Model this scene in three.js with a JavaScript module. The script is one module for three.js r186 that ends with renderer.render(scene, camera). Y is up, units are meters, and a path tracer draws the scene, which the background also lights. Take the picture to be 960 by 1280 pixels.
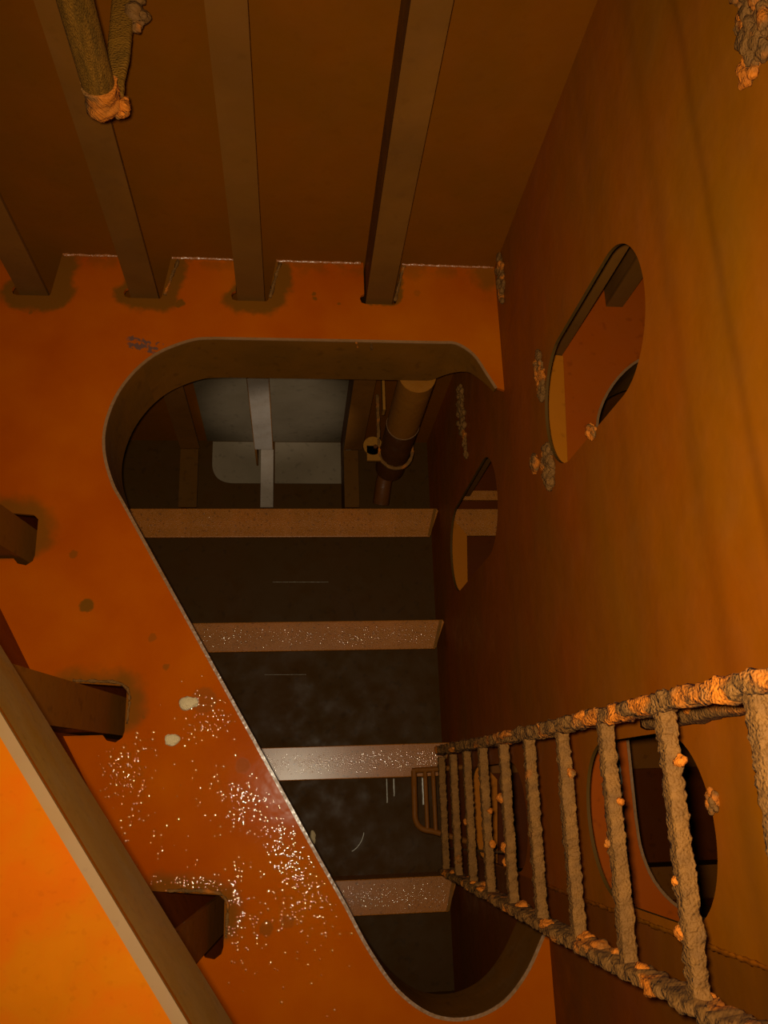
import * as THREE from 'three';
import { mergeGeometries, mergeVertices } from 'three/addons/utils/BufferGeometryUtils.js';
import { ImprovedNoise } from 'three/addons/math/ImprovedNoise.js';
import { RoundedBoxGeometry } from 'three/addons/geometries/RoundedBoxGeometry.js';

// ---------------------------------------------------------------- camera, lights, exposure
// World: x to the right across the tank, y up (eye height = 0), -z along the tank; D = -z is the distance ahead.
const scene = new THREE.Scene();
scene.background = new THREE.Color(0x000000);
const camera = new THREE.PerspectiveCamera(61.3, 960 / 1280, 0.05, 40);
{
  const back = new THREE.Vector3(-0.105, -0.303, 0.947).normalize();
  const right = new THREE.Vector3(0.9941, -0.032, 0.100).normalize();
  const up = new THREE.Vector3().crossVectors(back, right).normalize();
  right.crossVectors(up, back).normalize();
  camera.quaternion.setFromRotationMatrix(new THREE.Matrix4().makeBasis(right, up, back));
  camera.updateMatrixWorld();
}
const renderer = new THREE.WebGLRenderer({ antialias: true });
renderer.toneMapping = THREE.LinearToneMapping;
renderer.toneMappingExposure = 1.0;
renderer.shadowMap.enabled = true;

// the photographer's flash, just left of and above the lens
const flash = new THREE.SpotLight(new THREE.Color(1, 0.87, 0.62), 44, 0, 1.0, 1, 2);
flash.position.set(-0.025, 0.028, 0.0);
flash.target.position.set(0.105 * 4, 0.303 * 4, -0.947 * 4);
flash.castShadow = true;
flash.shadow.radius = 1;
scene.add(flash, flash.target);

// added lamp, unseen below the frame, aimed up to brighten the far bay
const ADDED_LAMP = new THREE.Vector3(0.15, -1.0, -2.4);
const beam = new THREE.SpotLight(new THREE.Color(1, 0.95, 0.84), 40, 0, 0.13, 0.6, 2);
beam.position.copy(ADDED_LAMP);
beam.target.position.set(-0.09, 2.45, -5.35);
beam.castShadow = true;
scene.add(beam, beam.target);

// ---------------------------------------------------------------- helpers
let seed = 7;
const rnd = () => { seed = (seed * 1664525 + 1013904223) >>> 0; return seed / 4294967296; };
const rr = (a, b) => a + (b - a) * rnd();
const noise = new ImprovedNoise();
const fbm = (x, y, z, o = 4) => { let s = 0, a = 0.5, f = 1; for (let i = 0; i < o; i++) { s += a * noise.noise(x * f + i * 7.3, y * f + i * 3.1, z * f); a *= 0.5; f *= 2.07; } return s; };
const sstep = (a, b, x) => { const t = Math.min(1, Math.max(0, (x - a) / (b - a))); return t * t * (3 - 2 * t); };
const clamp01 = (x) => Math.min(1, Math.max(0, x));
const V = (x, y, d) => new THREE.Vector3(x, y, -d);

const taken = {};
const numbered = (n) => { const k = taken[n] = (taken[n] ?? -1) + 1; return k ? `${n}_${String(k).padStart(3, '0')}` : n; };
function shade(m) { m.castShadow = true; m.receiveShadow = true; return m; }
function thing(name, label, category, base = V(0, 0, 0), group) {
  const o = new THREE.Group(); o.name = numbered(name); o.position.copy(base); scene.add(o);
  o.userData = { label, category };
  if (group) o.userData.group = group;
  return o;
}
// geometry given in world metres; the mesh is stored relative to its thing
function part(name, geo, mat, root, label) {
  const w = new THREE.Vector3();
  for (let p = root; p; p = p.parent) w.add(p.position);
  geo.translate(-w.x, -w.y, -w.z);
  const m = shade(new THREE.Mesh(geo, mat)); m.name = name; root.add(m);
  if (label) m.userData.label = label;
  return m;
}
function single(name, geo, mat, label, category, group) {
  geo.computeBoundingBox(); const c = geo.boundingBox.getCenter(new THREE.Vector3());
  geo.translate(-c.x, -c.y, -c.z);
  const m = shade(new THREE.Mesh(geo, mat)); m.name = numbered(name); m.position.copy(c); scene.add(m);
  m.userData = { label, category }; if (group) m.userData.group = group;
  return m;
}
function struct(name, geo, mat, parent) {
  const m = shade(new THREE.Mesh(geo, mat)); m.name = name;
  if (parent) parent.add(m); else { scene.add(m); m.userData.kind = 'structure'; }
  return m;
}
// uv in metres, from the face's main direction
function metric(g) {
  g = g.index ? g.toNonIndexed() : g;
  g.computeVertexNormals();
  const p = g.attributes.position, n = p.count, uv = new Float32Array(n * 2);
  const a = new THREE.Vector3(), b = new THREE.Vector3(), c = new THREE.Vector3(), e = new THREE.Vector3(), h = new THREE.Vector3();
  for (let i = 0; i < n; i += 3) {
    a.fromBufferAttribute(p, i); b.fromBufferAttribute(p, i + 1); c.fromBufferAttribute(p, i + 2);
    e.subVectors(b, a); h.subVectors(c, a); e.cross(h);
    const x = Math.abs(e.x), y = Math.abs(e.y), z = Math.abs(e.z);
    [a, b, c].forEach((q, k) => {
      const [u, v] = x > y && x > z ? [q.z, q.y] : y > z ? [q.z, q.x] : [q.x, q.y];
      uv[(i + k) * 2] = u; uv[(i + k) * 2 + 1] = v;
    });
  }
  g.setAttribute('uv', new THREE.BufferAttribute(uv, 2));
  return g;
}
// box between two corners (x, y, D)
function box(x0, x1, y0, y1, d0, d1, r = 0) {
  const w = Math.abs(x1 - x0), h = Math.abs(y1 - y0), d = Math.abs(d1 - d0);
  const g = r ? new RoundedBoxGeometry(w, h, d, 2, r) : new THREE.BoxGeometry(w, h, d);
  g.translate((x0 + x1) / 2, (y0 + y1) / 2, -(d0 + d1) / 2);
  if (r) return g; 
  return metric(g);
}
const joinG = (gs) => mergeGeometries(gs.map((g) => (g.index ? g.toNonIndexed() : g)));
// flat plate with a profile in x, y, its near face at distance D
function plateXY(shape, D, t, curveSegments = 14) {
  const g = new THREE.ExtrudeGeometry(shape, { depth: t, bevelEnabled: false, curveSegments });
  g.translate(0, 0, -D - t);
  return g;
}
const shapeOf = (pts) => new THREE.Shape(pts.map(([x, y]) => new THREE.Vector2(x, y)));
// smooth polyline through points, straight runs kept by repeated points
function spline(pts, n) {
  return new THREE.CatmullRomCurve3(pts.map(([x, y]) => new THREE.Vector3(x, y, 0)), false, 'centripetal').getPoints(n).map((p) => [p.x, p.y]);
}
// sheared bar: profile polygon (x, y at D = ref) carried along (kx, ky, 1)
function sweepBar(profile, ref, d0, d1, kx, ky) {
  const s = shapeOf(profile), g = new THREE.ExtrudeGeometry(s, { depth: 1, bevelEnabled: false });
  const p = g.attributes.position;
  for (let i = 0; i < p.count; i++) {
    const D = p.getZ(i) > 0.5 ? d0 : d1;
    p.setXYZ(i, p.getX(i) + kx * (D - ref), p.getY(i) + ky * (D - ref), -D);
  }
  return metric(g);
}

// ---------------------------------------------------------------- textures and materials
function dataTex(w, h, fn, srgb) {
  const d = new Uint8Array(w * h * 4);
  for (let j = 0; j < h; j++) for (let i = 0; i < w; i++) { const c = fn(i, j), k = (j * w + i) * 4; d[k] = c[0]; d[k + 1] = c[1]; d[k + 2] = c[2]; d[k + 3] = 255; }
  const t = new THREE.DataTexture(d, w, h);
  t.magFilter = THREE.LinearFilter; t.minFilter = THREE.LinearMipmapLinearFilter; t.generateMipmaps = true;
  t.wrapS = t.wrapT = THREE.RepeatWrapping;
  if (srgb) t.colorSpace = THREE.SRGBColorSpace;
  t.needsUpdate = true;
  return t;
}
const toS = (l) => 255 * (l <= 0.0031308 ? 12.92 * l : 1.055 * Math.pow(l, 1 / 2.4) - 0.055);
// noise that repeats after 1 (u, v) by blending
function tileNoise(u, v, f, z, o = 4) {
  const n = (a, b) => fbm(a * f, b * f, z, o);
  const su = sstep(0.75, 1, u), sv = sstep(0.75, 1, v);
  const x0 = n(u, v) * (1 - su) + n(u - 1, v) * su, x1 = n(u, v - 1) * (1 - su) + n(u - 1, v - 1) * su;
  return x0 * (1 - sv) + x1 * sv;
}
const N = 384;
const fieldCache = {};
function field(f, z, o) {
  const key = `${f},${z}`;
  if (!fieldCache[key]) { const a = new Float32Array(N * N); for (let j = 0; j < N; j++) for (let i = 0; i < N; i++) a[j * N + i] = tileNoise(i / N, j / N, f, z, o); fieldCache[key] = a; }
  return fieldCache[key];
}
// colour: base mottled towards a second tone, with darker specks; sizes in metres
function paintMap(base, second, { mottle = 0.5, speck = 0.3, z = 1, size = 1.7 } = {}) {
  const A = field(5, z, 5), B = field(34, z + 5, 3), C = field(2.2, z + 9, 3);
  const t = dataTex(N, N, (i, j) => {
    const k = j * N + i;
    const m = clamp01(0.5 + (A[k] * 1.3 + C[k] * 1.0) * 1.6) * mottle;
    const s = 1 - speck * sstep(0.16, 0.34, B[k]) * 0.7 + A[k] * 0.18;
    return [0, 1, 2].map((c) => Math.max(0, Math.min(255, toS(Math.max(0, (base[c] * (1 - m) + second[c] * m) * s)))));
  }, true);
  t.repeat.set(1 / size, 1 / size);
  return t;
}
function grainMap(lo, hi, f, z, size) {
  const A = field(f, z, 4), C = field(5, z + 3, 4);
  const t = dataTex(N, N, (i, j) => { const v = lo + (hi - lo) * clamp01(0.5 + A[j * N + i] * 1.1 + C[j * N + i] * 0.7); const b = 255 * v; return [b, b, b]; });
  t.repeat.set(1 / size, 1 / size);
  return t;
}
const bumpFine = grainMap(0, 1, 60, 21, 0.9), bumpSoft = grainMap(0, 1, 12, 27, 1.4), bumpCoarse = grainMap(0, 1, 60, 21, 0.35);
const roughMid = grainMap(0.35, 0.75, 12, 27, 1.4), roughWet = grainMap(0.22, 0.55, 34, 31, 0.8), roughDull = grainMap(0.6, 0.95, 12, 27, 1.1);
function paint(base, second, o = {}) {
  return new THREE.MeshPhysicalMaterial({
    map: paintMap(base, second, o), roughness: 1, roughnessMap: o.rough ?? roughMid, metalness: 0,
    bumpMap: o.bump ?? bumpSoft, bumpScale: o.bumpScale ?? 0.0012, specularIntensity: o.spec ?? 0.15,
    clearcoat: o.coat ?? 0, clearcoatRoughness: o.coatRough ?? 0.2,
  });
}
const M = {
  ceiling: paint([0.205, 0.053, 0.0006], [0.16, 0.046, 0.0008], { z: 2, mottle: 0.8, speck: 0.06, spec: 0.1 }),
  stiffener: paint([0.19, 0.066, 0.008], [0.13, 0.046, 0.006], { z: 3, mottle: 0.8, speck: 0.1, spec: 0.15 }),
  faceFlange: paint([0.20, 0.068, 0.004], [0.14, 0.052, 0.004], { z: 4, mottle: 0.9 }),
  rim: paint([0.26, 0.12, 0.045], [0.17, 0.075, 0.02], { z: 5, rough: roughWet, size: 0.6, bump: bumpFine, spec: 0.7 }),
  nearRim: paint([0.125, 0.066, 0.026], [0.11, 0.055, 0.018], { z: 24, size: 0.5, spec: 0.1, speck: 0.1 }),
  holeEdge: paint([0.09, 0.04, 0.006], [0.07, 0.03, 0.006], { z: 28, spec: 0.1 }),
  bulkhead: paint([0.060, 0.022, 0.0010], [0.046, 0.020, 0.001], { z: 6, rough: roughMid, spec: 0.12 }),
  girder: paint([0.46, 0.135, 0.009], [0.32, 0.11, 0.012], { z: 7, rough: roughWet, bump: bumpCoarse, bumpScale: 0.005, size: 0.7, speck: 0.6, spec: 0.3, coat: 0.42, coatRough: 0.27 }),
  hull: paint([0.22, 0.035, 0.001], [0.17, 0.032, 0.002], { z: 8 }),
  hullBar: paint([0.20, 0.058, 0.003], [0.15, 0.050, 0.003], { z: 9 }),
  nearWeb: paint([0.235, 0.043, 0.0004], [0.17, 0.056, 0.0006], { z: 10, mottle: 0.5, size: 0.5, spec: 0.01, speck: 0.1 }),
  nearFlange: paint([0.21, 0.084, 0.007], [0.17, 0.074, 0.006], { z: 11, size: 0.6, rough: grainMap(0.28, 0.5, 5, 44, 0.5), spec: 1 }),
  adjWeb: paint([0.33, 0.055, 0.0008], [0.27, 0.050, 0.001], { z: 12, spec: 0.1 }),
  bracket: paint([0.42, 0.115, 0.003], [0.36, 0.10, 0.003], { z: 22, spec: 0.1 }),
  floor: paint([0.12, 0.04, 0.004], [0.08, 0.03, 0.004], { z: 13 }),
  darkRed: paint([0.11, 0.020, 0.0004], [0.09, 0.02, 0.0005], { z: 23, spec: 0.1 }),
  grey: paint([0.135, 0.095, 0.055], [0.09, 0.062, 0.034], { z: 14, mottle: 0.7 }),  // light on the far-bay ceiling, put into the colour
  litGreyWall: paint([0.20, 0.145, 0.09], [0.14, 0.10, 0.06], { z: 25, mottle: 0.7 }),  // the same patch of light on the bulkhead, painted lighter
  darkBar: paint([0.10, 0.036, 0.003], [0.075, 0.03, 0.003], { z: 26, spec: 0.1 }),
  litGreyBar: paint([0.26, 0.20, 0.15], [0.17, 0.12, 0.08], { z: 15, size: 0.5 }),  // light on the middle bar, put into its colour
  pipe: paint([0.26, 0.088, 0.007], [0.22, 0.07, 0.005], { z: 16, size: 0.7, mottle: 0.6 }),
  pipeDark: paint([0.10, 0.028, 0.003], [0.08, 0.025, 0.003], { z: 17, size: 0.7 }),
  strap: paint([0.30, 0.12, 0.012], [0.22, 0.08, 0.01], { z: 18, size: 0.3, rough: roughDull }),
  mudPipe: paint([0.21, 0.082, 0.006], [0.12, 0.05, 0.004], { z: 19, size: 0.35, mottle: 1, rough: roughDull, bump: bumpCoarse, bumpScale: 0.004 }),
};
const crust = new THREE.MeshPhysicalMaterial({ vertexColors: true, roughness: 0.8, specularIntensity: 0.35, bumpMap: bumpCoarse, bumpScale: 0.004 });
const salt = new THREE.MeshStandardMaterial({ color: new THREE.Color(0.62, 0.44, 0.22), roughness: 0.8, bumpMap: bumpCoarse, bumpScale: 0.003 });
const drip = new THREE.MeshPhysicalMaterial({ color: new THREE.Color(0.42, 0.36, 0.28), roughness: 0.4, clearcoat: 0.5 });  // pale gloss, also for the reflections painted on the bulkhead
const dew = new THREE.MeshPhysicalMaterial({ color: new THREE.Color(0.40, 0.075, 0.002), roughness: 0.1, ior: 2.0 });
const dewGirder = new THREE.MeshPhysicalMaterial({ color: new THREE.Color(0.42, 0.13, 0.02), roughness: 0.12, ior: 2.0 });
const weldMat = new THREE.MeshPhysicalMaterial({ color: new THREE.Color(0.34, 0.10, 0.02), roughness: 0.35, clearcoat: 0.6, clearcoatRoughness: 0.2, bumpMap: bumpCoarse, bumpScale: 0.003 });

// ---------------------------------------------------------------- measured dimensions of the tank
const YC = 2.45, YF = -1.22, W = 1.0, D1 = 3.65, D2 = 5.95, DN = 1.5;
const HK = [0.088, 0.017];                                  // the sloped shell draws in by this much per metre ahead
const hullX = (y, D) => -1.012 + HK[0] * (D - D1) - (y - 0.419 - HK[1] * (D - D1)) / 1.78;
const CEIL_BARS = [-1.265, -0.76, -0.262, 0.352];           // left edges of the overhead angle bars
const HULL_BARS = [[-1.135, 1.125], [-0.725, 0.395], [-0.315, -0.405]];   // upper outer corner at D1
const GIRDERS = [[1.622, 1.812], [0.858, 1.038], [0.06, 0.25], [-0.72, -0.53]];

// colour and roughness of the big web plate, drawn in metres: paint with grime round every slot
const WX0 = -1.70, WX1 = 1.0, WY0 = -1.25, WY1 = 2.45;
const webTexW = 940, webTexH = 1288;
function webSample(x, y) {
  const n1 = fbm(x * 3, y * 3, 1.5, 5), n2 = fbm(x * 14, y * 14, 4.2, 3), n3 = fbm(x * 45, y * 45, 9, 2);
  let c = [0.385 + n1 * 0.10, 0.064 + n1 * 0.03, 0.0006], rough = 0.14 + n2 * 0.06;
  // browner towards the right-hand top corner
  const brown = clamp01(sstep(-0.3, 0.6, x) * 0.35 + n1 * 0.3);
  c = [c[0] * (1 - 0.1 * brown), c[1] * (1 + 0.25 * brown), c[2]];
  let g = 0;
  const rect = (x0, x1, y0, y1) => { const dx = Math.max(x0 - x, 0, x - x1), dy = Math.max(y0 - y, 0, y - y1); return Math.hypot(dx, dy); };
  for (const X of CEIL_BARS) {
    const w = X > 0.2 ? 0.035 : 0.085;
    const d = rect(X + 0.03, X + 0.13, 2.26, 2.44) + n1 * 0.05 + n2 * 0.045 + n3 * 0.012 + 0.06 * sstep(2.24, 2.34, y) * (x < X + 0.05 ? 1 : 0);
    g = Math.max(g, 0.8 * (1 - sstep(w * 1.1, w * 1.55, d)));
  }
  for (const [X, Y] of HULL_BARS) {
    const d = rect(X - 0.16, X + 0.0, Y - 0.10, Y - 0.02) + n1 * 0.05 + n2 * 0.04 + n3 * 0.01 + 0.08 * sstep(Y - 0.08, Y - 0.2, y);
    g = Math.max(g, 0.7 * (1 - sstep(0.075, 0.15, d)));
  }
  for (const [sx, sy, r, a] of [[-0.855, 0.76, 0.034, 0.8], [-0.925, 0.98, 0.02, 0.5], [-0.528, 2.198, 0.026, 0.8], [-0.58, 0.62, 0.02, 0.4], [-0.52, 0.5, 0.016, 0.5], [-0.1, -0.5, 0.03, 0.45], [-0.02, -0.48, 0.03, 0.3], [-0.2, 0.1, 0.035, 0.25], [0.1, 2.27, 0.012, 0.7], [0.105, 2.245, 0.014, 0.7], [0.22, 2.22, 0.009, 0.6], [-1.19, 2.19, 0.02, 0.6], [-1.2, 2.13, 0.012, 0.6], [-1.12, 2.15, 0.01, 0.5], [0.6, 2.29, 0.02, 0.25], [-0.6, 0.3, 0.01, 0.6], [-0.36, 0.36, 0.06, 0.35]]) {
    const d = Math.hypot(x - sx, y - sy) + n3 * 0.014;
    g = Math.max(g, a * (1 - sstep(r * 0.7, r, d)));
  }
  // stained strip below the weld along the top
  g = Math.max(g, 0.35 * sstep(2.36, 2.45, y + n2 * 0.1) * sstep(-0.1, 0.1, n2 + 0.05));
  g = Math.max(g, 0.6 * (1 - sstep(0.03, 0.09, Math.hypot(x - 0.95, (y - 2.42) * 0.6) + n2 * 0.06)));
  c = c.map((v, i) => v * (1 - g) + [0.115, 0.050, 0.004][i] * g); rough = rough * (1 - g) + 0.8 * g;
  // dark scuff on the left shoulder of the opening
  const u = (x + 0.74) / 0.13, v2 = (y - 1.995 + u * 0.04) / 0.03;
  if (u > -0.3 && u < 1.3 && Math.abs(v2) < 1.2) {
    const s = sstep(0.0, 0.10, n3 * 0.6 + n2 * 0.4 + 0.07 + 0.10 * fbm(x * 130, y * 130, 3, 2) - Math.abs(v2) * 0.08) * sstep(-0.25, 0, u) * (1 - sstep(1, 1.25, u)) * 0.85;
    c = c.map((v, i) => v * (1 - s) + [0.085, 0.055, 0.045][i] * s);
  }
  return { c, rough: Math.max(0.14, rough) };
}
const webRough = new Uint8Array(webTexW * webTexH * 4);
const webColour = dataTex(webTexW, webTexH, (i, j) => {
  const s = webSample(WX0 + (WX1 - WX0) * (i + 0.5) / webTexW, WY0 + (WY1 - WY0) * (j + 0.5) / webTexH), k = (j * webTexW + i) * 4;
  webRough[k] = webRough[k + 1] = webRough[k + 2] = s.rough * 255; webRough[k + 3] = 255;
  return s.c.map((v) => Math.min(255, toS(Math.max(0, v))));
}, true);
const webRoughTex = new THREE.DataTexture(webRough, webTexW, webTexH);
webRoughTex.magFilter = THREE.LinearFilter; webRoughTex.needsUpdate = true;
for (const t of [webColour, webRoughTex]) {
  t.wrapS = t.wrapT = THREE.ClampToEdgeWrapping;
  t.repeat.set(1 / (WX1 - WX0), 1 / (WY1 - WY0)); t.offset.set(-WX0 / (WX1 - WX0), -WY0 / (WY1 - WY0));
}
M.web = new THREE.MeshPhysicalMaterial({ specularIntensity: 0.016, map: webColour, roughnessMap: webRoughTex, roughness: 1, bumpMap: bumpSoft, bumpScale: 0.0008 });

// right-hand wall: brown-orange paint with a few soft vertical darker bands and scuffs
const RX0 = -1.6, RX1 = 6.0, RW = 1500, RH = 724;
const wallColour = dataTex(RW, RH, (i, j) => {
  const D = RX0 + (RX1 - RX0) * (i + 0.5) / RW, y = YF + (YC - YF) * (j + 0.5) / RH;
  const n1 = fbm(D * 1.6, y * 1.2, 11, 4), n2 = fbm(D * 9, y * 2.2, 13, 4), n3 = fbm(D * 30, y * 30, 17, 2);
  let k = 1 + n1 * 0.35 + n2 * 0.16 + n3 * 0.06;
  const wob = n1 * 0.04;
  k *= 1 - 0.22 * Math.exp(-Math.pow((D - 1.665 + wob) / 0.022, 2)) - 0.13 * Math.exp(-Math.pow((D - 1.93 + wob) / 0.045, 2)) - 0.08 * Math.exp(-Math.pow((D - 2.35) / 0.05, 2));
  if (y < -0.39) k *= 0.62;                      // the lower strake is darker
  const red = clamp01(0.5 + n1 * 1.2 + sstep(2.3, 3.6, D) * 0.4);
  const c = [0.30 * k, (0.094 - 0.034 * red) * k, 0.0008];
  return c.map((v) => Math.min(255, toS(Math.max(0, v))));
}, true);
wallColour.wrapS = wallColour.wrapT = THREE.ClampToEdgeWrapping;
wallColour.repeat.set(1 / (RX1 - RX0), 1 / (YC - YF)); wallColour.offset.set(-RX0 / (RX1 - RX0), -YF / (YC - YF));
M.wall = new THREE.MeshPhysicalMaterial({ specularIntensity: 0.2, map: wallColour, roughness: 1, roughnessMap: roughMid, bumpMap: bumpSoft, bumpScale: 0.0012 });

// all paints a shade deeper, so that little light bounces about in the tank
for (const m of [...Object.values(M), crust, salt, drip, dew, dewGirder, weldMat]) m.color.multiplyScalar(0.66);

// ---------------------------------------------------------------- the setting
const ceiling = struct('ceiling', box(-3.0, 3.2, YC, YC + 0.04, -1.6, 6.1), M.ceiling);
// overhead patch of light in the far bay, put into the colour of thin plates
for (const [x0, x1] of [[-0.62, -0.262], [-0.245, 0.352]]) struct('ceiling_lit_patch', box(x0, x1, YC - 0.006, YC, 4.1, D2 - 0.012), M.grey, ceiling);
struct('floor', box(-3.0, 3.2, YF - 0.05, YF, -1.6, 6.1), M.floor);
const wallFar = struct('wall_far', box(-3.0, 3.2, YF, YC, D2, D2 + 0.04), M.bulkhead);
for (const [x0, x1] of [[-0.58, -0.195], [-0.13, 0.43]]) {  // painted patch of light, cut off along its shadow edge and round corner
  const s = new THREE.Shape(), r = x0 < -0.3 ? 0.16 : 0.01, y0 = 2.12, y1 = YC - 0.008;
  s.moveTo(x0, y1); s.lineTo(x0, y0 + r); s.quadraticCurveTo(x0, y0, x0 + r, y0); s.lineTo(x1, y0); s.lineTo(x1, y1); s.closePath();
  struct('wall_colour_patch', plateXY(s, D2 - 0.006, 0.005), M.litGreyWall, wallFar);
}
struct('wall_colour_patch', box(1.02, 2.99, YF + 0.01, YC - 0.01, D2 - 0.006, D2), M.darkRed, wallFar);
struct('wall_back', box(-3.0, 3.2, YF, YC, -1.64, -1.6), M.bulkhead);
struct('wall_outer', box(3.0, 3.04, YF, YC, -1.6, 6.0), M.hull);
{
  const c = (y, D) => { const x = hullX(y, D); return [new THREE.Vector3(x, y, -D), new THREE.Vector3(x - 0.05, y, -D)]; };
  const q = [[YF - 0.02, -1.6], [YC + 0.02, -1.6], [YC + 0.02, 6.0], [YF - 0.02, 6.0]].map(([y, D]) => c(y, D));
  const pos = [], tri = (a, b, d) => pos.push(...a.toArray(), ...b.toArray(), ...d.toArray());
  const quad = (a, b, d, e) => { tri(a, b, d); tri(a, d, e); };
  quad(q[0][0], q[1][0], q[2][0], q[3][0]); quad(q[3][1], q[2][1], q[1][1], q[0][1]);
  for (let i = 0; i < 4; i++) { const j = (i + 1) % 4; quad(q[i][0], q[i][1], q[j][1], q[j][0]); }
  const g = new THREE.BufferGeometry(); g.setAttribute('position', new THREE.Float32BufferAttribute(pos, 3));
  struct('wall_left', metric(g), M.hull);
}
// right wall with four long lightening holes: [D centre, y centre, length, height]
const HOLES = [[2.575, 1.355, 1.01, 0.49], [4.60, 1.37, 1.32, 0.52], [2.57, -0.123, 0.94, 0.48], [4.47, -0.145, 1.24, 0.47]];
function stadium(cx, cy, l, h, r = h / 2 - 0.001) {
  const s = new THREE.Path(); const x0 = cx - l / 2, x1 = cx + l / 2, y0 = cy - h / 2, y1 = cy + h / 2;
  s.moveTo(x0 + r, y0); s.lineTo(x1 - r, y0); s.absarc(x1 - r, y0 + r, r, -Math.PI / 2, 0); s.lineTo(x1, y1 - r); s.absarc(x1 - r, y1 - r, r, 0, Math.PI / 2);
  s.lineTo(x0 + r, y1); s.absarc(x0 + r, y1 - r, r, Math.PI / 2, Math.PI); s.lineTo(x0, y0 + r); s.absarc(x0 + r, y0 + r, r, Math.PI, 1.5 * Math.PI);
  return s;
}
{
  const s = shapeOf([[-1.6, YF], [D2, YF], [D2, YC], [-1.6, YC]]);
  for (const h of HOLES) s.holes.push(stadium(...h));
  const g = new THREE.ExtrudeGeometry(s, { depth: 0.012, bevelEnabled: false, curveSegments: 24 });
  g.rotateY(Math.PI / 2); g.translate(W, 0, 0);
  struct('wall_right', g, [M.wall, M.holeEdge]);
}

// ---------------------------------------------------------------- rough crust: noisy bars and clumps
function tint(p, heat, sc = 9) {
  const a = fbm(p.x * sc, p.y * sc, p.z * sc, 3), b = fbm(p.x * 40 + 3, p.y * 40, p.z * 40, 2);
  const o = sstep(0.05, 0.3, a + heat), k = 1 + b * 0.7;
  return [0, 1, 2].map((i) => Math.max(0.001, ([0.165, 0.064, 0.009][i] * (1 - o) + [0.46, 0.115, 0.003][i] * o) * k));
}
function lumpyBar(pts, w, h, amp, heat, { ring = 14, step = 0.014, sc = 28, upV = new THREE.Vector3(0, 1, 0), round = 0.5, taper } = {}) {
  const curve = pts.length > 2 ? new THREE.CatmullRomCurve3(pts, false, 'centripetal') : new THREE.LineCurve3(pts[0], pts[1]);
  const n = Math.max(6, Math.round(curve.getLength() / step));
  const pos = [], col = [], idx = [];
  const t = new THREE.Vector3(), s = new THREE.Vector3(), u = new THREE.Vector3(), p = new THREE.Vector3(), q = new THREE.Vector3();
  for (let i = 0; i <= n; i++) {
    curve.getPointAt(i / n, p); curve.getTangentAt(i / n, t);
    s.crossVectors(t, upV).normalize(); u.crossVectors(s, t).normalize();
    const tp = taper ? taper(i / n) : 1;
    for (let k = 0; k < ring; k++) {
      const a = (k / ring) * Math.PI * 2, ca = Math.cos(a), sa = Math.sin(a), e = round;
      const cx = Math.sign(ca) * Math.pow(Math.abs(ca), e) * w / 2, cy = Math.sign(sa) * Math.pow(Math.abs(sa), e) * h / 2;
      q.copy(p).addScaledVector(s, cx * tp).addScaledVector(u, cy * tp);
      const d = amp * (fbm(q.x * sc, q.y * sc, q.z * sc, 3) * 1.7 + 0.8 * Math.max(0, fbm(q.x * sc * 0.45 + 9, q.y * sc * 0.45, q.z * sc * 0.45, 2)));
      const l = Math.hypot(cx, cy) || 1;
      q.addScaledVector(s, cx / l * d).addScaledVector(u, cy / l * d);
      pos.push(q.x, q.y, q.z); col.push(...tint(q, heat));
    }
  }
  for (let i = 0; i < n; i++) for (let k = 0; k < ring; k++) { const a = i * ring + k, b = i * ring + (k + 1) % ring, c = a + ring, d = b + ring; idx.push(a, b, c, b, d, c); }
  for (const [i, flip] of [[0, true], [n, false]]) {
    curve.getPointAt(i / n, p); const c = pos.length / 3; pos.push(p.x, p.y, p.z); col.push(...tint(p, heat));
    for (let k = 0; k < ring; k++) { const a = i * ring + k, b = i * ring + (k + 1) % ring; flip ? idx.push(c, b, a) : idx.push(c, a, b); }
  }
  const g = new THREE.BufferGeometry();
  g.setAttribute('position', new THREE.Float32BufferAttribute(pos, 3)); g.setAttribute('color', new THREE.Float32BufferAttribute(col, 3)); g.setIndex(idx);
  g.computeVertexNormals();
  const uv = new Float32Array(pos.length / 3 * 2); for (let i = 0; i < uv.length / 2; i++) { uv[i * 2] = pos[i * 3] + pos[i * 3 + 2] * 0.7; uv[i * 2 + 1] = pos[i * 3 + 1]; }
  g.setAttribute('uv', new THREE.BufferAttribute(uv, 2));
  return g;
}
function nodule(p, r, heat, squash = [1, 1, 1], detail = 3) {
  const g = mergeVertices(new THREE.IcosahedronGeometry(r, detail).deleteAttribute('uv').deleteAttribute('normal'));
  const q = g.attributes.position, col = [], uv = [], v = new THREE.Vector3();
  for (let i = 0; i < q.count; i++) {
    v.fromBufferAttribute(q, i);
    const k = 1 + 0.9 * fbm(v.x * 0.9 / r + p.x * 31, v.y * 0.9 / r + p.y * 31, v.z * 0.9 / r + p.z * 31, 3);
    v.multiplyScalar(k).multiply(new THREE.Vector3(...squash)).add(p); q.setXYZ(i, v.x, v.y, v.z);
    col.push(...tint(v, heat, 14)); uv.push(v.x + v.z, v.y);
  }
  g.setAttribute('color', new THREE.Float32BufferAttribute(col, 3)); g.setAttribute('uv', new THREE.Float32BufferAttribute(uv, 2));
  g.computeVertexNormals();
  return g;
}
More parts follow.
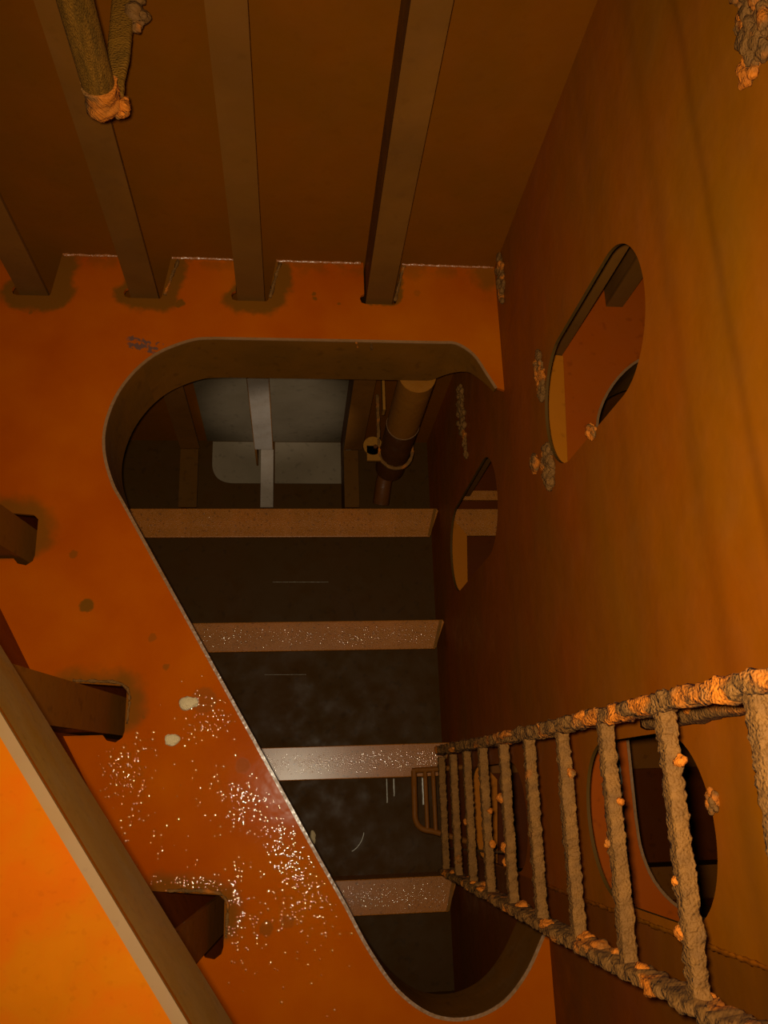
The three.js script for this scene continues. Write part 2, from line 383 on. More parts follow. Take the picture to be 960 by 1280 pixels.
// a clump: many nodules strewn in an ellipsoid
function clump(c, ext, n, r0, r1, heat, squash) {
  const gs = [];
  for (let i = 0; i < n; i++) {
    const a = rr(0, 6.283), z = rr(-1, 1), q = Math.sqrt(1 - z * z) * Math.cbrt(rnd());
    gs.push(nodule(new THREE.Vector3(c.x + ext[0] * q * Math.cos(a), c.y + ext[1] * z * 0.95, c.z + ext[2] * q * Math.sin(a)), rr(r0, r1), heat + rr(-0.12, 0.12), squash, 2));
  }
  return mergeGeometries(gs);
}
function weld(pts, r = 0.007) { return lumpyBar(pts, r * 2, r * 2, r * 0.9, 0.12, { ring: 7, step: 0.012, sc: 60, round: 1 }); }

// ---------------------------------------------------------------- overhead angle bars
const ceilLabels = ['leftmost overhead angle bar, cut by the left edge of the photo', 'overhead angle bar passing behind the mud-capped hanging pipe', 'overhead angle bar left of the middle, its far bay stretch paled by painted light', 'rightmost overhead angle bar on this side of the holed wall'];
CEIL_BARS.forEach((x, i) => {
  const o = thing('ceiling_stiffener', ceilLabels[i], 'steel beam', V(x, YC, D1));
  part('flange', box(x, x + 0.128, 2.24, 2.256, -1.5, 5.58), M.stiffener, o);
  part('web', box(x, x + 0.014, 2.254, YC - 0.001, -1.5, D2 - 0.01), M.stiffener, o);
  if (i > 0) {
    // the leg that turns down the far bulkhead
    const grey = i === 2, w = [0, 0.12, 0.085, 0.10][i], x0 = i === 2 ? x + 0.045 : x + 0.0;
    part('bracket', box(x0, x0 + w, 1.822, 2.238, 5.585, 5.60), grey ? M.litGreyBar : M.darkBar, o, grey ? 'lower leg on the far bulkhead with light put into its pale colour' : undefined);
    part('bracket_web', box(x0, x0 + 0.014, 1.822, 2.238, 5.60, D2 - 0.007), M.stiffener, o);
    if (grey) part('flange_lit_patch', box(x + 0.004, x + 0.124, 2.2365, 2.2398, 4.5, 5.578), M.litGreyBar, o, 'pale grey stretch of the flange, painted as if lit');  // lit stretch of the flange, done by colour
  }
});

// ---------------------------------------------------------------- web frame with the big rounded opening
const OPEN = [
  [0.999, 1.775], [0.965, 1.787],
  ...spline([[0.965, 1.787], [0.925, 1.86], [0.865, 1.965], [0.78, 2.024], [0.70, 2.027]], 16).slice(1),
  [0.3, 2.027], [-0.1, 2.026],
  ...spline([[-0.36, 2.025], [-0.46, 2.015], [-0.644, 1.925], [-0.775, 1.765], [-0.835, 1.58], [-0.832, 1.44], [-0.783, 1.285], [-0.74, 1.21]], 36),
  [-0.599, 0.96], [-0.214, 0.285], [0.08, -0.235],
  ...spline([[0.197, -0.436], [0.286, -0.598], [0.404, -0.754], [0.537, -0.838], [0.674, -0.850], [0.80, -0.805], [0.90, -0.71], [0.985, -0.575]], 40),
  [0.999, -0.57],
];
function ceilSlot(x) {   // walking left to right along the ceiling
  return [[x - 0.008, YC], [x - 0.008, 2.275], [x - 0.022, 2.268], [x - 0.03, 2.25], [x - 0.022, 2.228], [x - 0.004, 2.222], [x + 0.138, 2.222], [x + 0.146, 2.232], [x + 0.182, YC]];
}
function hullSlot(x, y, D) { // walking up the hull edge; x, y = upper outer corner of the bar's flange
  const yt = y + 0.03, yb = y - 0.162, xr = x + 0.055;
  return [[hullX(yb, D), yb], [x - 0.03, yb], [x - 0.012, yb - 0.022], [x + 0.022, yb - 0.03], [x + 0.048, yb - 0.012], [xr, yb + 0.012], [xr, yt - 0.02], [xr - 0.02, yt], [hullX(yt + 0.03, D), yt + 0.03]];
}
function webOutline(D) {
  const pts = [[W - 0.001, YC], ...OPEN, [W - 0.001, YF], [hullX(YF, D), YF]];
  for (const [x, y] of [...HULL_BARS].reverse()) pts.push(...hullSlot(x, y, D));
  pts.push([hullX(YC, D), YC]);
  for (const x of CEIL_BARS) pts.push(...ceilSlot(x));
  return pts;
}
// band of given thickness along an open polyline, on its left side when positive
function band(pts, t) {
  const off = pts.map((p, i) => {
    const a = pts[Math.max(0, i - 1)], b = pts[Math.min(pts.length - 1, i + 1)], dx = b[0] - a[0], dy = b[1] - a[1], l = Math.hypot(dx, dy) || 1;
    return [p[0] - dy / l * t, p[1] + dx / l * t];
  });
  return shapeOf([...pts, ...off.reverse()]);
}
{
  const o = thing('web_frame', 'orange steel web frame with a large rounded opening and notches for the beams', 'steel frame', V(0, YF, D1));
  part('web_plate', plateXY(shapeOf(webOutline(D1)), D1, 0.018), M.web, o);
  const ring = OPEN.slice(1, -1);
  const fl = plateXY(band(ring, 0.013), D1 + 0.003, 0.39), fp = fl.attributes.position;
  for (let i = 0; i < fp.count; i++) if (fp.getZ(i) < -D1 - 0.1) {       // the flange tapers away towards its two toes
    const x = fp.getX(i), y = fp.getY(i), k = y > 1 ? 1 - 0.93 * sstep(0.70, 0.97, x) : 1;
    fp.setZ(i, -D1 - 0.003 - 0.39 * k);
  }
  part('face_flange', metric(fl), M.faceFlange, o, 'brown face flange lining the opening');
  for (const [x, w, d] of [[-0.43, 0.012, 0.26], [0.30, 0.008, 0.05], [0.37, 0.010, 0.07]]) part('paint_run', lumpyBar([V(x, 2.013, D1 + 0.0), V(x + 0.01, 2.013, D1 + d)], w, 0.006, 0.004, 0.25, { ring: 8, sc: 40 }), crust, o, 'orange run on the face flange');
  part('rim', metric(plateXY(band(ring, 0.013), D1 - 0.003, 0.006)), M.rim, o, 'worn pale edge of the opening');
  const ws = [[-2.0, -1.30], [-1.08, -0.785], [-0.575, -0.285], [-0.08, 0.33], [0.535, 0.99]];
  for (const [a, b] of ws) part('weld_bead', weld([V(a, YC - 0.006, D1 - 0.004), V(b, YC - 0.006, D1 - 0.004)]), weldMat, o);
  part('weld_bead', weld([V(0.994, YC - 0.02, D1 - 0.004), V(0.994, 1.80, D1 - 0.004)], 0.006), M.rim, o);
  part('weld_bead', weld([V(0.994, -0.6, D1 - 0.004), V(0.994, YF, D1 - 0.004)], 0.005), M.rim, o);
  // brown mud lining some of the notches
  
  for (const [a, b] of [[CEIL_BARS[1] + 0.16, CEIL_BARS[1] + 0.215], [CEIL_BARS[2] + 0.155, CEIL_BARS[2] + 0.2], [CEIL_BARS[3] + 0.14, CEIL_BARS[3] + 0.19]]) part('mud_crust', lumpyBar([V(a, 2.24, D1 - 0.002), V(b, 2.43, D1 - 0.002)], 0.02, 0.012, 0.012, -0.1, { sc: 45 }), crust, o, 'brown mud crusted along the notch');
  for (const [x, y] of HULL_BARS.slice(1)) { part('mud_crust', lumpyBar([V(x - 0.16, y + 0.055, D1 - 0.001), V(x + 0.03, y + 0.038, D1 - 0.001), V(x + 0.062, y + 0.01, D1 - 0.001), V(x + 0.064, y - 0.12, D1 - 0.001)], 0.016, 0.010, 0.009, -0.05, { sc: 60 }), crust, o, 'brown mud crusted along the notch'); }
}

// ---------------------------------------------------------------- near frame, bottom left
{
  const o = thing('web_frame', 'near web frame edge with broad flange, bright orange, in the bottom left corner', 'steel frame', V(-0.6, YF, DN));
  const k = 0.468 / 0.319, xe = (y) => -0.476 + (0.137 - y) / k;
  const edge = [[xe(YF), YF], [xe(YC), YC]];
  const pts = [...edge, [hullX(YC, DN), YC]];
  for (const [x, y] of HULL_BARS) { const s = hullSlot(x + HK[0] * (DN - D1), y + HK[1] * (DN - D1), DN); pts.push(...s.reverse()); }
  pts.push([hullX(YF, DN), YF]);
  part('web_plate', plateXY(shapeOf(pts), DN + 0.004, 0.018), M.nearWeb, o);
  part('face_flange', metric(plateXY(band([...edge], 0.019), DN + 0.004, 0.30)), M.nearFlange, o, 'brown glossy face flange');
  part('rim', metric(plateXY(band([...edge], 0.019), DN, 0.004)), M.nearRim, o, 'worn pale edge of the flange');
}

// ---------------------------------------------------------------- bars on the sloped shell, left
HULL_BARS.forEach(([x, y], i) => {
  const o = thing('shell_stiffener', ['upper brown angle bar through the top left notch of the web frame', 'middle brown angle bar entering the notch beside the white salt lumps', 'lower brown angle bar in the notch nearest the bottom edge'][i], 'steel beam', V(x, y, D1));
  part('flange', sweepBar([[x, y], [x - 0.016, y], [x - 0.016, y - 0.158], [x, y - 0.158]], D1, -1.4, 5.5, ...HK), M.hullBar, o);
  const yb = y - 0.15, xh = hullX(yb, D1);
  part('web', sweepBar([[x - 0.014, yb + 0.014], [xh, yb + 0.014], [xh, yb], [x - 0.014, yb]], D1, -1.4, 5.5, ...HK), M.hullBar, o);
});

// ---------------------------------------------------------------- girders across the far bulkhead
const girderLabels = ['top horizontal bulkhead girder, brown, below the far pipe end', 'second horizontal bulkhead girder from the top, speckled orange brown', 'third horizontal bulkhead girder, pale and frosted with wet sparkle', 'lowest horizontal bulkhead girder, reddish brown, above the bottom curve of the opening'];
GIRDERS.forEach(([y0, y1], i) => {
  const xl = hullX(y1, 5.6) + 0.02, o = thing('bulkhead_girder', girderLabels[i], 'steel girder', V(0, y0, 5.6));
  const s = new THREE.Shape(); s.moveTo(hullX(y0, 5.6) + 0.02, y0); s.lineTo(0.925, y0); s.lineTo(0.992, y1 - 0.01); s.lineTo(0.985, y1); s.lineTo(xl, y1); s.closePath();
  const g = new THREE.ExtrudeGeometry(s, { depth: 0.010, bevelEnabled: true, bevelSize: 0.006, bevelThickness: 0.006, bevelSegments: 2 });
  g.translate(0, 0, -5.616);
  part('flange', g, M.girder, o);
  part('web', box(xl + 0.03, 0.995, y1 - 0.016, y1 - 0.002, 5.616, D2 - 0.001), M.girder, o);
  part('end_bracket', plateXY(shapeOf([[0.965, y1], [0.985, y1], [0.935, y0], [0.915, y0]]), 5.592, 0.008), M.faceFlange, o);
});
// the same girders going on behind the holed wall
GIRDERS.forEach(([y0, y1], i) => {
  const o = thing('bulkhead_girder', ['top girder of the next compartment, seen through the far upper hole', 'second girder of the next compartment, behind the holed wall', 'third girder of the next compartment, seen through the far lower hole', 'lowest girder of the next compartment, behind the holed wall'][i], 'steel girder', V(2, y0, 5.6));
  const s = shapeOf([[1.175, y0], [2.99, y0], [2.99, y1], [1.06, y1]]);
  part('flange', metric(plateXY(s, 5.6, 0.016)), i ? M.hullBar : M.girder, o);
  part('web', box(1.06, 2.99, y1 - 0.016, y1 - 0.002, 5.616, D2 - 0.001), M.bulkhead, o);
});

// ---------------------------------------------------------------- next compartment behind the holed wall
{
  const o = thing('web_frame', 'orange web frame of the next compartment, seen through the near holes of the wall', 'steel frame', V(2, YF, D1));
  const s = shapeOf([[1.023, YF], [2.99, YF], [2.99, YC], [1.023, YC]]);
  const hole = [
    ...spline([[1.41, -0.15], [1.418, -0.28], [1.46, -0.40], [1.54, -0.49], [1.66, -0.545], [1.75, -0.55]], 18),
    ...spline([[2.45, -0.55], [2.62, -0.47], [2.7, -0.3], [2.7, 0]], 12),
    ...spline([[2.7, 1.6], [2.66, 1.85], [2.5, 1.98], [2.35, 2.0]], 12),
    ...spline([[1.92, 2.0], [1.78, 1.98], [1.66, 1.925], [1.54, 1.81], [1.455, 1.66], [1.43, 1.53], [1.425, 1.4]], 20)];
  s.holes.push(new THREE.Path(hole.map(([x, y]) => new THREE.Vector2(x, y))));
  part('web_plate', plateXY(s, D1, 0.018), M.adjWeb, o);
  part('face_flange', metric(plateXY(band([...hole, hole[0]], -0.013), D1 + 0.003, 0.39)), M.faceFlange, o, 'brown face flange lining the opening');
  part('rim', metric(plateXY(band([...hole, hole[0]], -0.012), D1 - 0.003, 0.006)), M.rim, o);
  single('run_or_glint', lumpyBar([V(1.352, 0.15, D1 - 0.003), V(1.355, 0.0, D1 - 0.003), V(1.345, -0.22, D1 - 0.003)], 0.014, 0.006, 0.005, 0, { ring: 8, upV: new THREE.Vector3(0, 0, 1), sc: 60 }), drip, 'pale wet run on the orange plate behind the ladder in the lower near hole', 'drip');
  const sh = thing('shelf_bar', 'brown ledge bar seen slanting through the upper near hole', 'steel beam', V(1.15, 1.96, 2.6));
  part('ledge', box(1.023, 1.285, 1.945, 1.965, 0.9, D1 - 0.006), M.stiffener, sh);
  part('lip', box(1.27, 1.285, 1.965, 2.05, 0.9, D1 - 0.006), M.stiffener, sh);
  const vb = thing('bracket_plate', 'upright orange bracket plate at the left end of the upper near hole', 'steel bracket', V(1.15, 1.3, D1));
  part('plate', plateXY(shapeOf([[1.023, 0.9], [1.225, 0.9], [1.286, 1.935], [1.2, 1.944], [1.023, 1.944]]), D1 - 0.05, 0.02), M.bracket, vb);
  const sf = thing('shelf_bar', 'dark ledge bar slanting through the far upper hole', 'steel beam', V(1.15, 1.96, 4.6));
  part('ledge', box(1.023, 1.22, 1.90, 1.92, D1 + 0.03, 5.58), M.stiffener, sf);
  part('lip', box(1.205, 1.22, 1.92, 2.0, D1 + 0.03, 5.58), M.stiffener, sf);
  const vf = thing('bracket_plate', 'upright orange bracket plate in the far upper hole', 'steel bracket', V(1.1, 1.2, 5.57));
  part('plate', plateXY(shapeOf([[1.023, 1.1], [1.155, 1.1], [1.18, 1.62], [1.10, 1.72], [1.023, 1.72]]), 5.565, 0.02), M.bracket, vf);
  for (const [x, l] of [[1.55, 'overhead angle bar of the next compartment, at the top of the upper near hole'], [2.22, 'farther overhead angle bar of the next compartment, behind the holed wall']]) {
    const c = thing('ceiling_stiffener', l, 'steel beam', V(x, YC, D1));
    part('flange', box(x, x + 0.085, 2.24, 2.256, -1.5, D1 - 0.001), M.stiffener, c);
    part('web', box(x, x + 0.014, 2.254, YC - 0.001, -1.5, D1 - 0.001), M.stiffener, c);
  }
  const vg = thing('bracket_plate', 'upright orange bracket plate in the far lower hole, behind the ladder rungs', 'steel bracket', V(1.1, -0.5, 5.3));
  part('plate', plateXY(shapeOf([[1.014, -0.55], [1.15, -0.55], [1.19, 0.02], [1.014, 0.22]]), 5.2, 0.02), M.bracket, vg);
  const bar = thing('flat_bar', 'thin brown bar above the girder in the far upper hole', 'steel beam', V(2, 1.9, 5.8));
  part('bar', box(1.03, 2.99, 1.93, 2.0, 5.75, 5.77), M.girder, bar);
}

// ---------------------------------------------------------------- pipe in the far bay
{
  const px = 0.655, py = 2.06, r = 0.098, o = thing('pipe', 'orange brown pipe running overhead in the far bay beside the right wall', 'pipe', V(px, py, 4.1));
  const cyl = (r0, a, b) => { const g = new THREE.CylinderGeometry(r0, r0, b - a, 40, 1); g.rotateX(Math.PI / 2); g.translate(px, py, -(a + b) / 2); return g; };
  part('pipe_section', cyl(r, 3.0 + 1.08, 4.72), M.pipe, o, 'bright orange brown near section');
  part('pipe_section', cyl(r * 1.0, 4.726, 5.45), M.pipeDark, o, 'dark red brown far section');
  part('joint_ring', cyl(r * 1.02, 4.716, 4.728), M.rim, o);
  const tail = new THREE.TubeGeometry(new THREE.CatmullRomCurve3([V(px, py, 5.42), V(px - 0.03, py - 0.05, 5.5), V(px - 0.05, py - 0.16, 5.54), V(px - 0.06, 1.835, 5.55)]), 20, 0.055, 18);
  part('tail', tail, M.pipeDark, o, 'narrow dark tail turning down');
  const s = thing('pipe_strap', 'yellowish U shaped strap with a lug holding the far pipe', 'pipe clamp', V(px, py, 5.12));
  const arc = []; for (let i = 0; i <= 26; i++) { const a = Math.PI + (i / 26) * Math.PI; arc.push(V(px + (r + 0.008) * Math.cos(a), py - 0.02 + (r + 0.012) * Math.sin(a), 5.12)); }
  arc.unshift(V(px - r - 0.008, YC - 0.01, 5.12)); arc.push(V(px + r + 0.008, YC - 0.01, 5.12));
  part('strap', lumpyBar(arc, 0.022, 0.022, 0.006, -0.02, { ring: 9, step: 0.012, sc: 50 }), crust, s);
  const lug = new THREE.CylinderGeometry(0.062, 0.062, 0.02, 26); lug.rotateX(Math.PI / 2); lug.translate(px - 0.145, py + 0.02, -5.12);
  const plate = box(px - 0.185, px - r, py - 0.08, py + 0.02, 5.11, 5.13);
  part('lug', joinG([lug, plate].map((g) => { g = g.index ? g.toNonIndexed() : g; return g; })), M.strap, s);
  const bolt = new THREE.CylinderGeometry(0.014, 0.014, 0.03, 6); bolt.rotateX(Math.PI / 2); bolt.translate(px - 0.13, py + 0.01, -5.108);
  part('bolt', bolt, M.pipeDark, s);
  part('hanger', box(px - r - 0.03, px - r - 0.015, py + 0.05, YC - 0.01, 4.62, 4.70), M.strap, s);
}

// ---------------------------------------------------------------- rust-caked ladder along the right wall
{
  const X = 0.74, yt = 0.135, yb = -0.40;
  const o = thing('ladder', 'rust caked ladder lying along the right wall, clotted with brown and orange mud', 'ladder', V(X, yb, 2.5));
  part('rail', lumpyBar([V(X, yt, 0.8), V(X, yt + 0.008, 1.6), V(X, yt + 0.012, 2.8), V(X, yt + 0.035, 4.5)], 0.046, 0.034, 0.015, 0.03, { sc: 44, step: 0.009, ring: 18 }), crust, o);
  part('rail', lumpyBar([V(X, yb, 0.8), V(X, yb, 2.4), V(X, yb, 4.5)], 0.062, 0.028, 0.015, -0.03, { sc: 44, step: 0.009, ring: 18 }), crust, o);
  const Ds = [1.345, 1.71, 2.06, 2.41, 2.765, 3.115, 3.47, 3.80, 4.135, 4.47];
  Ds.forEach((D, i) => part('rung', lumpyBar([V(X, yb, D), V(X + 0.003, yt, D)], 0.040, 0.034, 0.0075, -0.3, { upV: new THREE.Vector3(1, 0, 0), sc: 75, step: 0.006, ring: 16, round: 0.4 }), crust, o));
  for (const [D, y, r, s] of [[2.06, -0.14, 0.012, -1], [2.06, -0.05, 0.009, 1], [1.71, -0.19, 0.011, -1], [1.71, -0.28, 0.014, -1], [1.71, 0.03, 0.014, 1], [2.41, 0.02, 0.012, 1], [3.115, -0.05, 0.018, -1], [3.115, -0.21, 0.016, -1], [3.115, -0.26, 0.014, -1], [3.47, -0.22, 0.014, 1], [3.47, -0.10, 0.011, 1], [3.8, -0.15, 0.014, -1], [4.13, -0.32, 0.02, 0]]) part('rust_nodule', nodule(V(X + 0.02 * s * 0.6, y, D + 0.018 * -s - 0.006), r, 0.35), crust, o, 'orange rust nodule');
  for (let i = 0; i < 26; i++) { const D = 1.3 + Math.pow(rnd(), 0.8) * 3.0, top = rnd() < 0.4; part('rust_nodule', nodule(V(X + rr(-0.03, 0.02), (top ? yt + 0.02 : yb + 0.016), D), rr(0.01, 0.023), rr(0.1, 0.4), [1, 0.6, 1.3]), crust, o, 'orange rust nodule'); }
  const cl = thing('ladder_cleat', 'brown flat cleat fixed to the wall just behind the ladder rail', 'steel bracket', V(0.97, 0.13, 2.1));
  part('cleat', lumpyBar([V(0.965, 0.150, 1.72), V(0.965, 0.150, 2.32)], 0.06, 0.05, 0.008, -0.15), crust, cl);
  part('cleat_nodule', nodule(V(0.94, 0.155, 2.02), 0.016, 0.35), crust, cl);
}
// short rail with a rounded lower corner in the far bay
{
  const o = thing('grab_rail', 'small brown grab rail with a rounded corner, beyond the ladder end', 'rail', V(0.8, -0.2, 5.2));
  const tube = (pts, r, n = 24) => new THREE.TubeGeometry(new THREE.CatmullRomCurve3(pts, false, 'centripetal'), n, r, 10);
  part('bar', tube([V(0.70, 0.085, 5.2), V(0.697, -0.1, 5.2), V(0.70, -0.19, 5.2), V(0.73, -0.232, 5.2), V(0.80, -0.252, 5.2), V(0.985, -0.31, 5.2)], 0.017, 40), M.hullBar, o);
  for (const x of [0.765, 0.812, 0.865]) part('bar', tube([V(x, 0.085, 5.2), V(x, -0.1, 5.2), V(x, -0.24 - (x - 0.76) * 0.3, 5.2)], 0.013), M.hullBar, o);
  part('bar', tube([V(0.69, 0.085, 5.2), V(0.85, 0.09, 5.2), V(0.985, 0.095, 5.2)], 0.016), M.hullBar, o);
}

// ---------------------------------------------------------------- mud-capped pipe hanging top left
{
  const o = thing('pipe', 'mud capped pipe stub hanging below the ceiling at the top left', 'pipe', V(-0.52, 1.82, 2.0));
  const a = V(-0.525, 1.835, 0.6), b = V(-0.520, 1.828, 1.985);
  const g = new THREE.CylinderGeometry(0.044, 0.044, a.distanceTo(b), 32, 8); g.rotateX(Math.PI / 2); g.translate((a.x + b.x) / 2, (a.y + b.y) / 2, (a.z + b.z) / 2);
  part('pipe_section', g, M.mudPipe, o);
  part('mud_cap', lumpyBar([V(-0.52, 1.828, 1.93), V(-0.52, 1.826, 1.985), V(-0.515, 1.818, 2.03)], 0.094, 0.094, 0.012, 0.16, { ring: 26, step: 0.006, sc: 30, round: 1, taper: (t) => (t > 0.75 ? 1 - (t - 0.75) * 1.6 : 1) }), crust, o, 'orange crust of mud around the end');
  part('mud_cap', clump(V(-0.472, 1.825, 2.005), [0.012, 0.03, 0.03], 9, 0.008, 0.016, 0.35), crust, o, 'orange crust of mud around the end');
  const st = thing('hanger_bar', 'brown hanger bar rising from the mud-capped pipe end to the ceiling', 'steel bracket', V(-0.5, 1.9, 2.0));
  part('bar', lumpyBar([V(-0.487, 1.85, 2.0), V(-0.495, 2.05, 2.02), V(-0.50, 2.448, 2.06)], 0.066, 0.03, 0.002, -0.22, { upV: new THREE.Vector3(0, 0, 1), taper: (t) => 0.55 + 0.45 * sstep(0, 0.35, t) }), M.mudPipe, st);
  single('mud_clump', clump(V(-0.455, 2.20, 2.03), [0.025, 0.07, 0.02], 16, 0.012, 0.024, -0.12), crust, 'brown mud clump on the hanger bar at the top edge', 'mud');
}

// ---------------------------------------------------------------- mud and rust clumps on the right wall
const WC = [
  ['large hanging mud clump on the wall at the upper right corner', [0.985, 1.60, 1.36], [0.012, 0.16, 0.055], 60, 0.010, 0.026, 0.02],
  ['orange mud lump at the foot of the upper right corner clump', [0.985, 1.465, 1.405], [0.010, 0.03, 0.03], 14, 0.010, 0.02, 0.3],
  ['brown mud crust along the left rim of the upper near hole', [0.990, 1.56, 3.07], [0.008, 0.11, 0.045], 46, 0.010, 0.02, 0.03],
  ['brown mud tongue hanging below the left end of the upper near hole', [0.985, 1.165, 3.06], [0.010, 0.085, 0.05], 40, 0.012, 0.026, -0.08],
  ['round orange mud nodule beside the mud tongue under the upper near hole', [0.985, 1.245, 3.235], [0.010, 0.03, 0.035], 12, 0.012, 0.022, 0.2],
  ['small orange mud lumps on the lower rim of the upper near hole', [0.985, 1.10, 2.565], [0.010, 0.022, 0.03], 12, 0.008, 0.015, 0.3],
  ['brown mud drip in the top corner where the web frame meets the wall', [0.988, 2.30, 3.52], [0.008, 0.13, 0.05], 34, 0.010, 0.022, -0.1],
  ['mud drips high on the wall above the far upper hole', [0.985, 2.10, 4.60], [0.010, 0.17, 0.10], 26, 0.012, 0.024, -0.2],
  ['small mud drip just above the far upper hole', [0.985, 1.86, 4.54], [0.010, 0.09, 0.02], 12, 0.012, 0.02, -0.05],
  ['small orange lump on the right rim of the lower near hole', [0.990, -0.06, 2.075], [0.008, 0.025, 0.02], 8, 0.008, 0.014, 0.2],
];
for (const [label, c, e, n, r0, r1, heat] of WC) single('mud_clump', clump(V(...c), e, Math.round(n * 2.6), r0 * 0.6, r1 * 0.75, heat, [0.8, 1.25, 1]), crust, label, 'mud');
// weld seam along the lower strake
{
  const o = single('weld_seam', weld([V(0.996, -0.39, 0.9), V(0.996, -0.392, 3.6)], 0.006), M.wall, 'faint horizontal weld seam on the right wall below the lower near hole', 'weld seam');
  const c = single('weld_seam', weld([V(0.985, -0.30, 4.06), V(0.985, -0.39, 5.9)], 0.005), M.rim, 'wet horizontal weld seam on the far wall behind the ladder', 'weld seam');
}
// pale salt lumps
single('salt_lump', mergeGeometries([nodule(V(-0.42, 0.349, D1 - 0.008), 0.030, 0, [1.15, 0.9, 0.6]), nodule(V(-0.40, 0.353, D1 - 0.008), 0.018, 0, [1, 1, 0.7])]), salt, 'upper of two pale salt lumps on the orange web frame', 'salt lump');
single('salt_lump', nodule(V(-0.482, 0.205, D1 - 0.008), 0.025, 0, [1, 1, 0.6]), salt, 'lower of two pale salt lumps on the orange web frame', 'salt lump');
single('salt_lump', nodule(V(0.128, -0.30, D2 - 0.008), 0.032, 0, [0.7, 1.2, 0.5]), salt, 'pale lump on the dark bulkhead right of the sloping opening edge', 'salt lump');
// reflections on the wet bulkhead below the third girder, painted as white streaks
for (const [x, ya, yb, w, l] of [[0.618, 0.05, -0.10, 0.008, 'thin white painted reflection on the bulkhead, leftmost under the pale girder'], [0.665, 0.05, -0.06, 0.009, 'thin white painted reflection on the bulkhead, second from left under the pale girder'], [0.86, 0.05, -0.12, 0.018, 'broad white painted reflection behind the grab rail, left one'], [0.925, 0.05, -0.13, 0.02, 'broad white painted reflection behind the grab rail, right one near the wall']]) single('run_or_glint', lumpyBar([V(x, ya, D2 - 0.002), V(x - 0.002, yb, D2 - 0.002)], w, 0.006, 0.003, 0, { ring: 8, upV: new THREE.Vector3(0, 0, 1), sc: 60 }), drip, l, 'drip');
{
  const arc = []; for (let i = 0; i <= 10; i++) { const a = -0.15 - 0.095 * i; arc.push(V(0.31 + 0.15 * Math.cos(a), -0.255 + 0.15 * Math.sin(a), D2 - 0.001)); }
  single('pale_line', lumpyBar(arc, 0.005, 0.003, 0.001, 0, { ring: 6, upV: new THREE.Vector3(0, 0, 1), sc: 60 }), drip, 'curved pale line on the dark bulkhead above the lowest girder', 'pale_line');  // thin pale curve
}

for (const [x0, x1, y, l] of [[-0.14, 0.25, 1.389, 'thin straight pale line on the bulkhead between the top two girders'], [-0.19, 0.09, 0.748, 'thin straight pale line on the bulkhead above the frosted girder']])
  single('pale_line', lumpyBar([V(x0, y, D2 - 0.001), V(x1, y - 0.004, D2 - 0.0015)], 0.0035, 0.002, 0.001, 0, { ring: 6, sc: 90 }), drip, l, 'pale_line');  // thin pale straight line

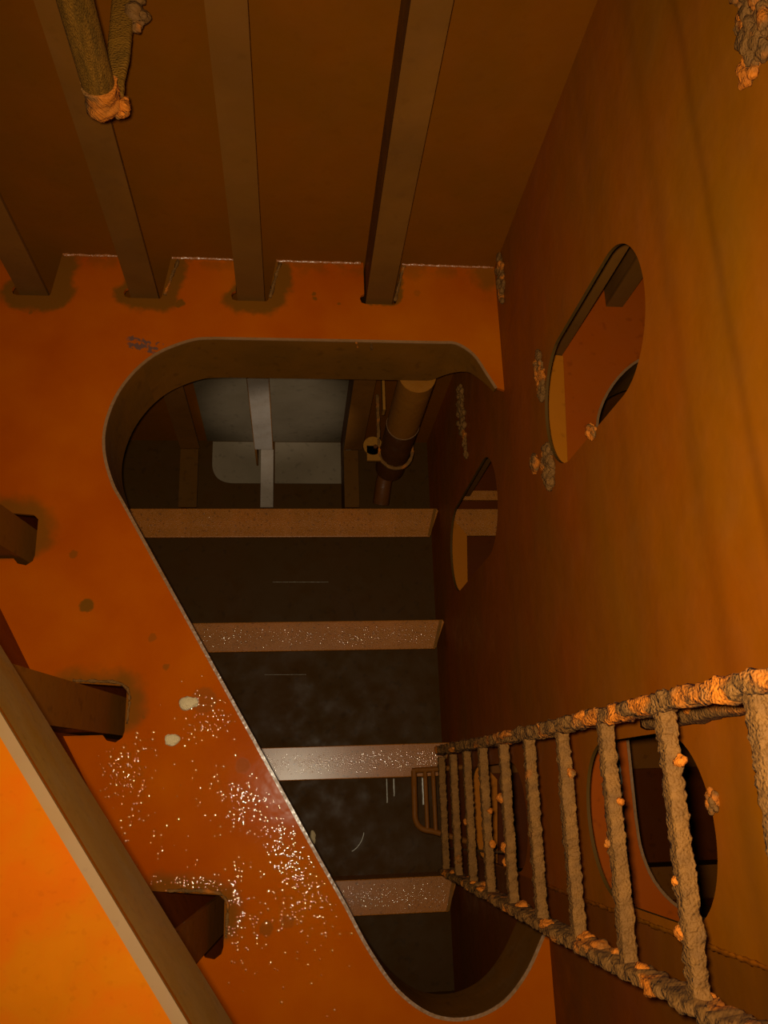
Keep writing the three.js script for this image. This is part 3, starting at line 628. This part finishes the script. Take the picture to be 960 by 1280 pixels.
// ---------------------------------------------------------------- dew on the web frame
{
  const pts = [], inside = (x, y) => { const xe = -0.599 + (0.96 - y) / 1.765; for (const [hx, hy] of HULL_BARS) if (x < hx + 0.065 && y < hy + 0.04 && y > hy - 0.2) return false; return x < xe - 0.02 && x > hullX(y, D1) + 0.03 && y > -1.1; };
  const put = (cx, cy, sx, sy, n, rot = 0, r0 = 0.0022, r1 = 0.0052) => { for (let i = 0; i < n; i++) { const g = () => (rnd() + rnd() + rnd() - 1.5) * 1.3; const a = g() * sx, b = g() * sy, x = cx + a * Math.cos(rot) - b * Math.sin(rot), y = cy + a * Math.sin(rot) + b * Math.cos(rot); if (inside(x, y)) pts.push([x, y, rr(r0, r1)]); } };
  put(-0.20, -0.04, 0.08, 0.08, 110);
  put(-0.03, -0.22, 0.06, 0.14, 130, 0.5);
  put(0.05, -0.36, 0.09, 0.16, 170, 0.5);
  put(-0.33, 0.30, 0.09, 0.08, 80);
  put(-0.66, 0.10, 0.08, 0.10, 100);
  put(-0.62, -0.10, 0.10, 0.2, 60, 0.5);
  put(-0.15, -0.45, 0.25, 0.25, 150);
  put(-0.35, 0.05, 0.35, 0.35, 80);
  put(-0.22, -0.42, 0.03, 0.12, 60);
  put(-0.40, -0.33, 0.12, 0.02, 60);
  const g = new THREE.SphereGeometry(1, 14, 12); g.rotateX(Math.PI / 2); g.scale(1, 1, 0.2);
  const im = new THREE.InstancedMesh(g, dew, pts.length), m = new THREE.Matrix4(), q = new THREE.Quaternion();
  pts.forEach(([x, y, r], i) => { m.compose(V(x, y, D1), q, new THREE.Vector3(r, r * rr(0.85, 1.15), r)); im.setMatrixAt(i, m); });
  im.name = 'dew_droplets'; shade(im);
  im.userData = { kind: 'stuff', label: 'sparkling water droplets on the lower half' };
  const host = scene.getObjectByName('web_frame'); im.position.copy(host.position).negate(); host.add(im);
  // finer dew on the three lower girders
  [null, 500, 900, 800].forEach((n, k) => {
    if (!n) return;
    const [y0, y1] = GIRDERS[k], gm = new THREE.InstancedMesh(g, dewGirder, n), h = scene.getObjectByName(k ? `bulkhead_girder_00${k}` : 'bulkhead_girder');
    for (let i = 0; i < n; i++) {
      const x = rr(-0.75, 0.93), y = y0 + (y1 - y0) * (0.1 + 0.8 * (rnd() + rnd()) / 2), r = rr(0.002, 0.0055);
      m.compose(V(x, y, 5.600), q, new THREE.Vector3(r, r, r)); gm.setMatrixAt(i, m);
    }
    gm.name = 'dew_droplets'; shade(gm); gm.userData = { kind: 'stuff', label: 'fine sparkling water droplets' };
    gm.position.copy(h.position).negate(); h.add(gm);
  });
}

// ---------------------------------------------------------------- added lamp on the tank bottom, unseen below the frame
{
  const o = thing('added_torch', 'small black lamp added unseen on the tank bottom to light the far bay', 'added_torch', V(ADDED_LAMP.x, YF, -ADDED_LAMP.z));
  const black = new THREE.MeshStandardMaterial({ color: 0x111111, roughness: 0.5 });
  const lens = new THREE.MeshStandardMaterial({ color: 0xffffff, emissive: 0xeef4ff, emissiveIntensity: 2 });
  const body = new THREE.LatheGeometry([[0, 0], [0.024, 0], [0.024, 0.12], [0.034, 0.15], [0.036, 0.195], [0.033, 0.2], [0, 0.2]].map(([x, y]) => new THREE.Vector2(x, y)), 24);
  body.translate(ADDED_LAMP.x, YF, ADDED_LAMP.z); part('body', body, black, o);
  const l = new THREE.CylinderGeometry(0.03, 0.03, 0.004, 24); l.translate(ADDED_LAMP.x, YF + 0.203, ADDED_LAMP.z); part('lens', l, lens, o);
}
renderer.render(scene, camera);
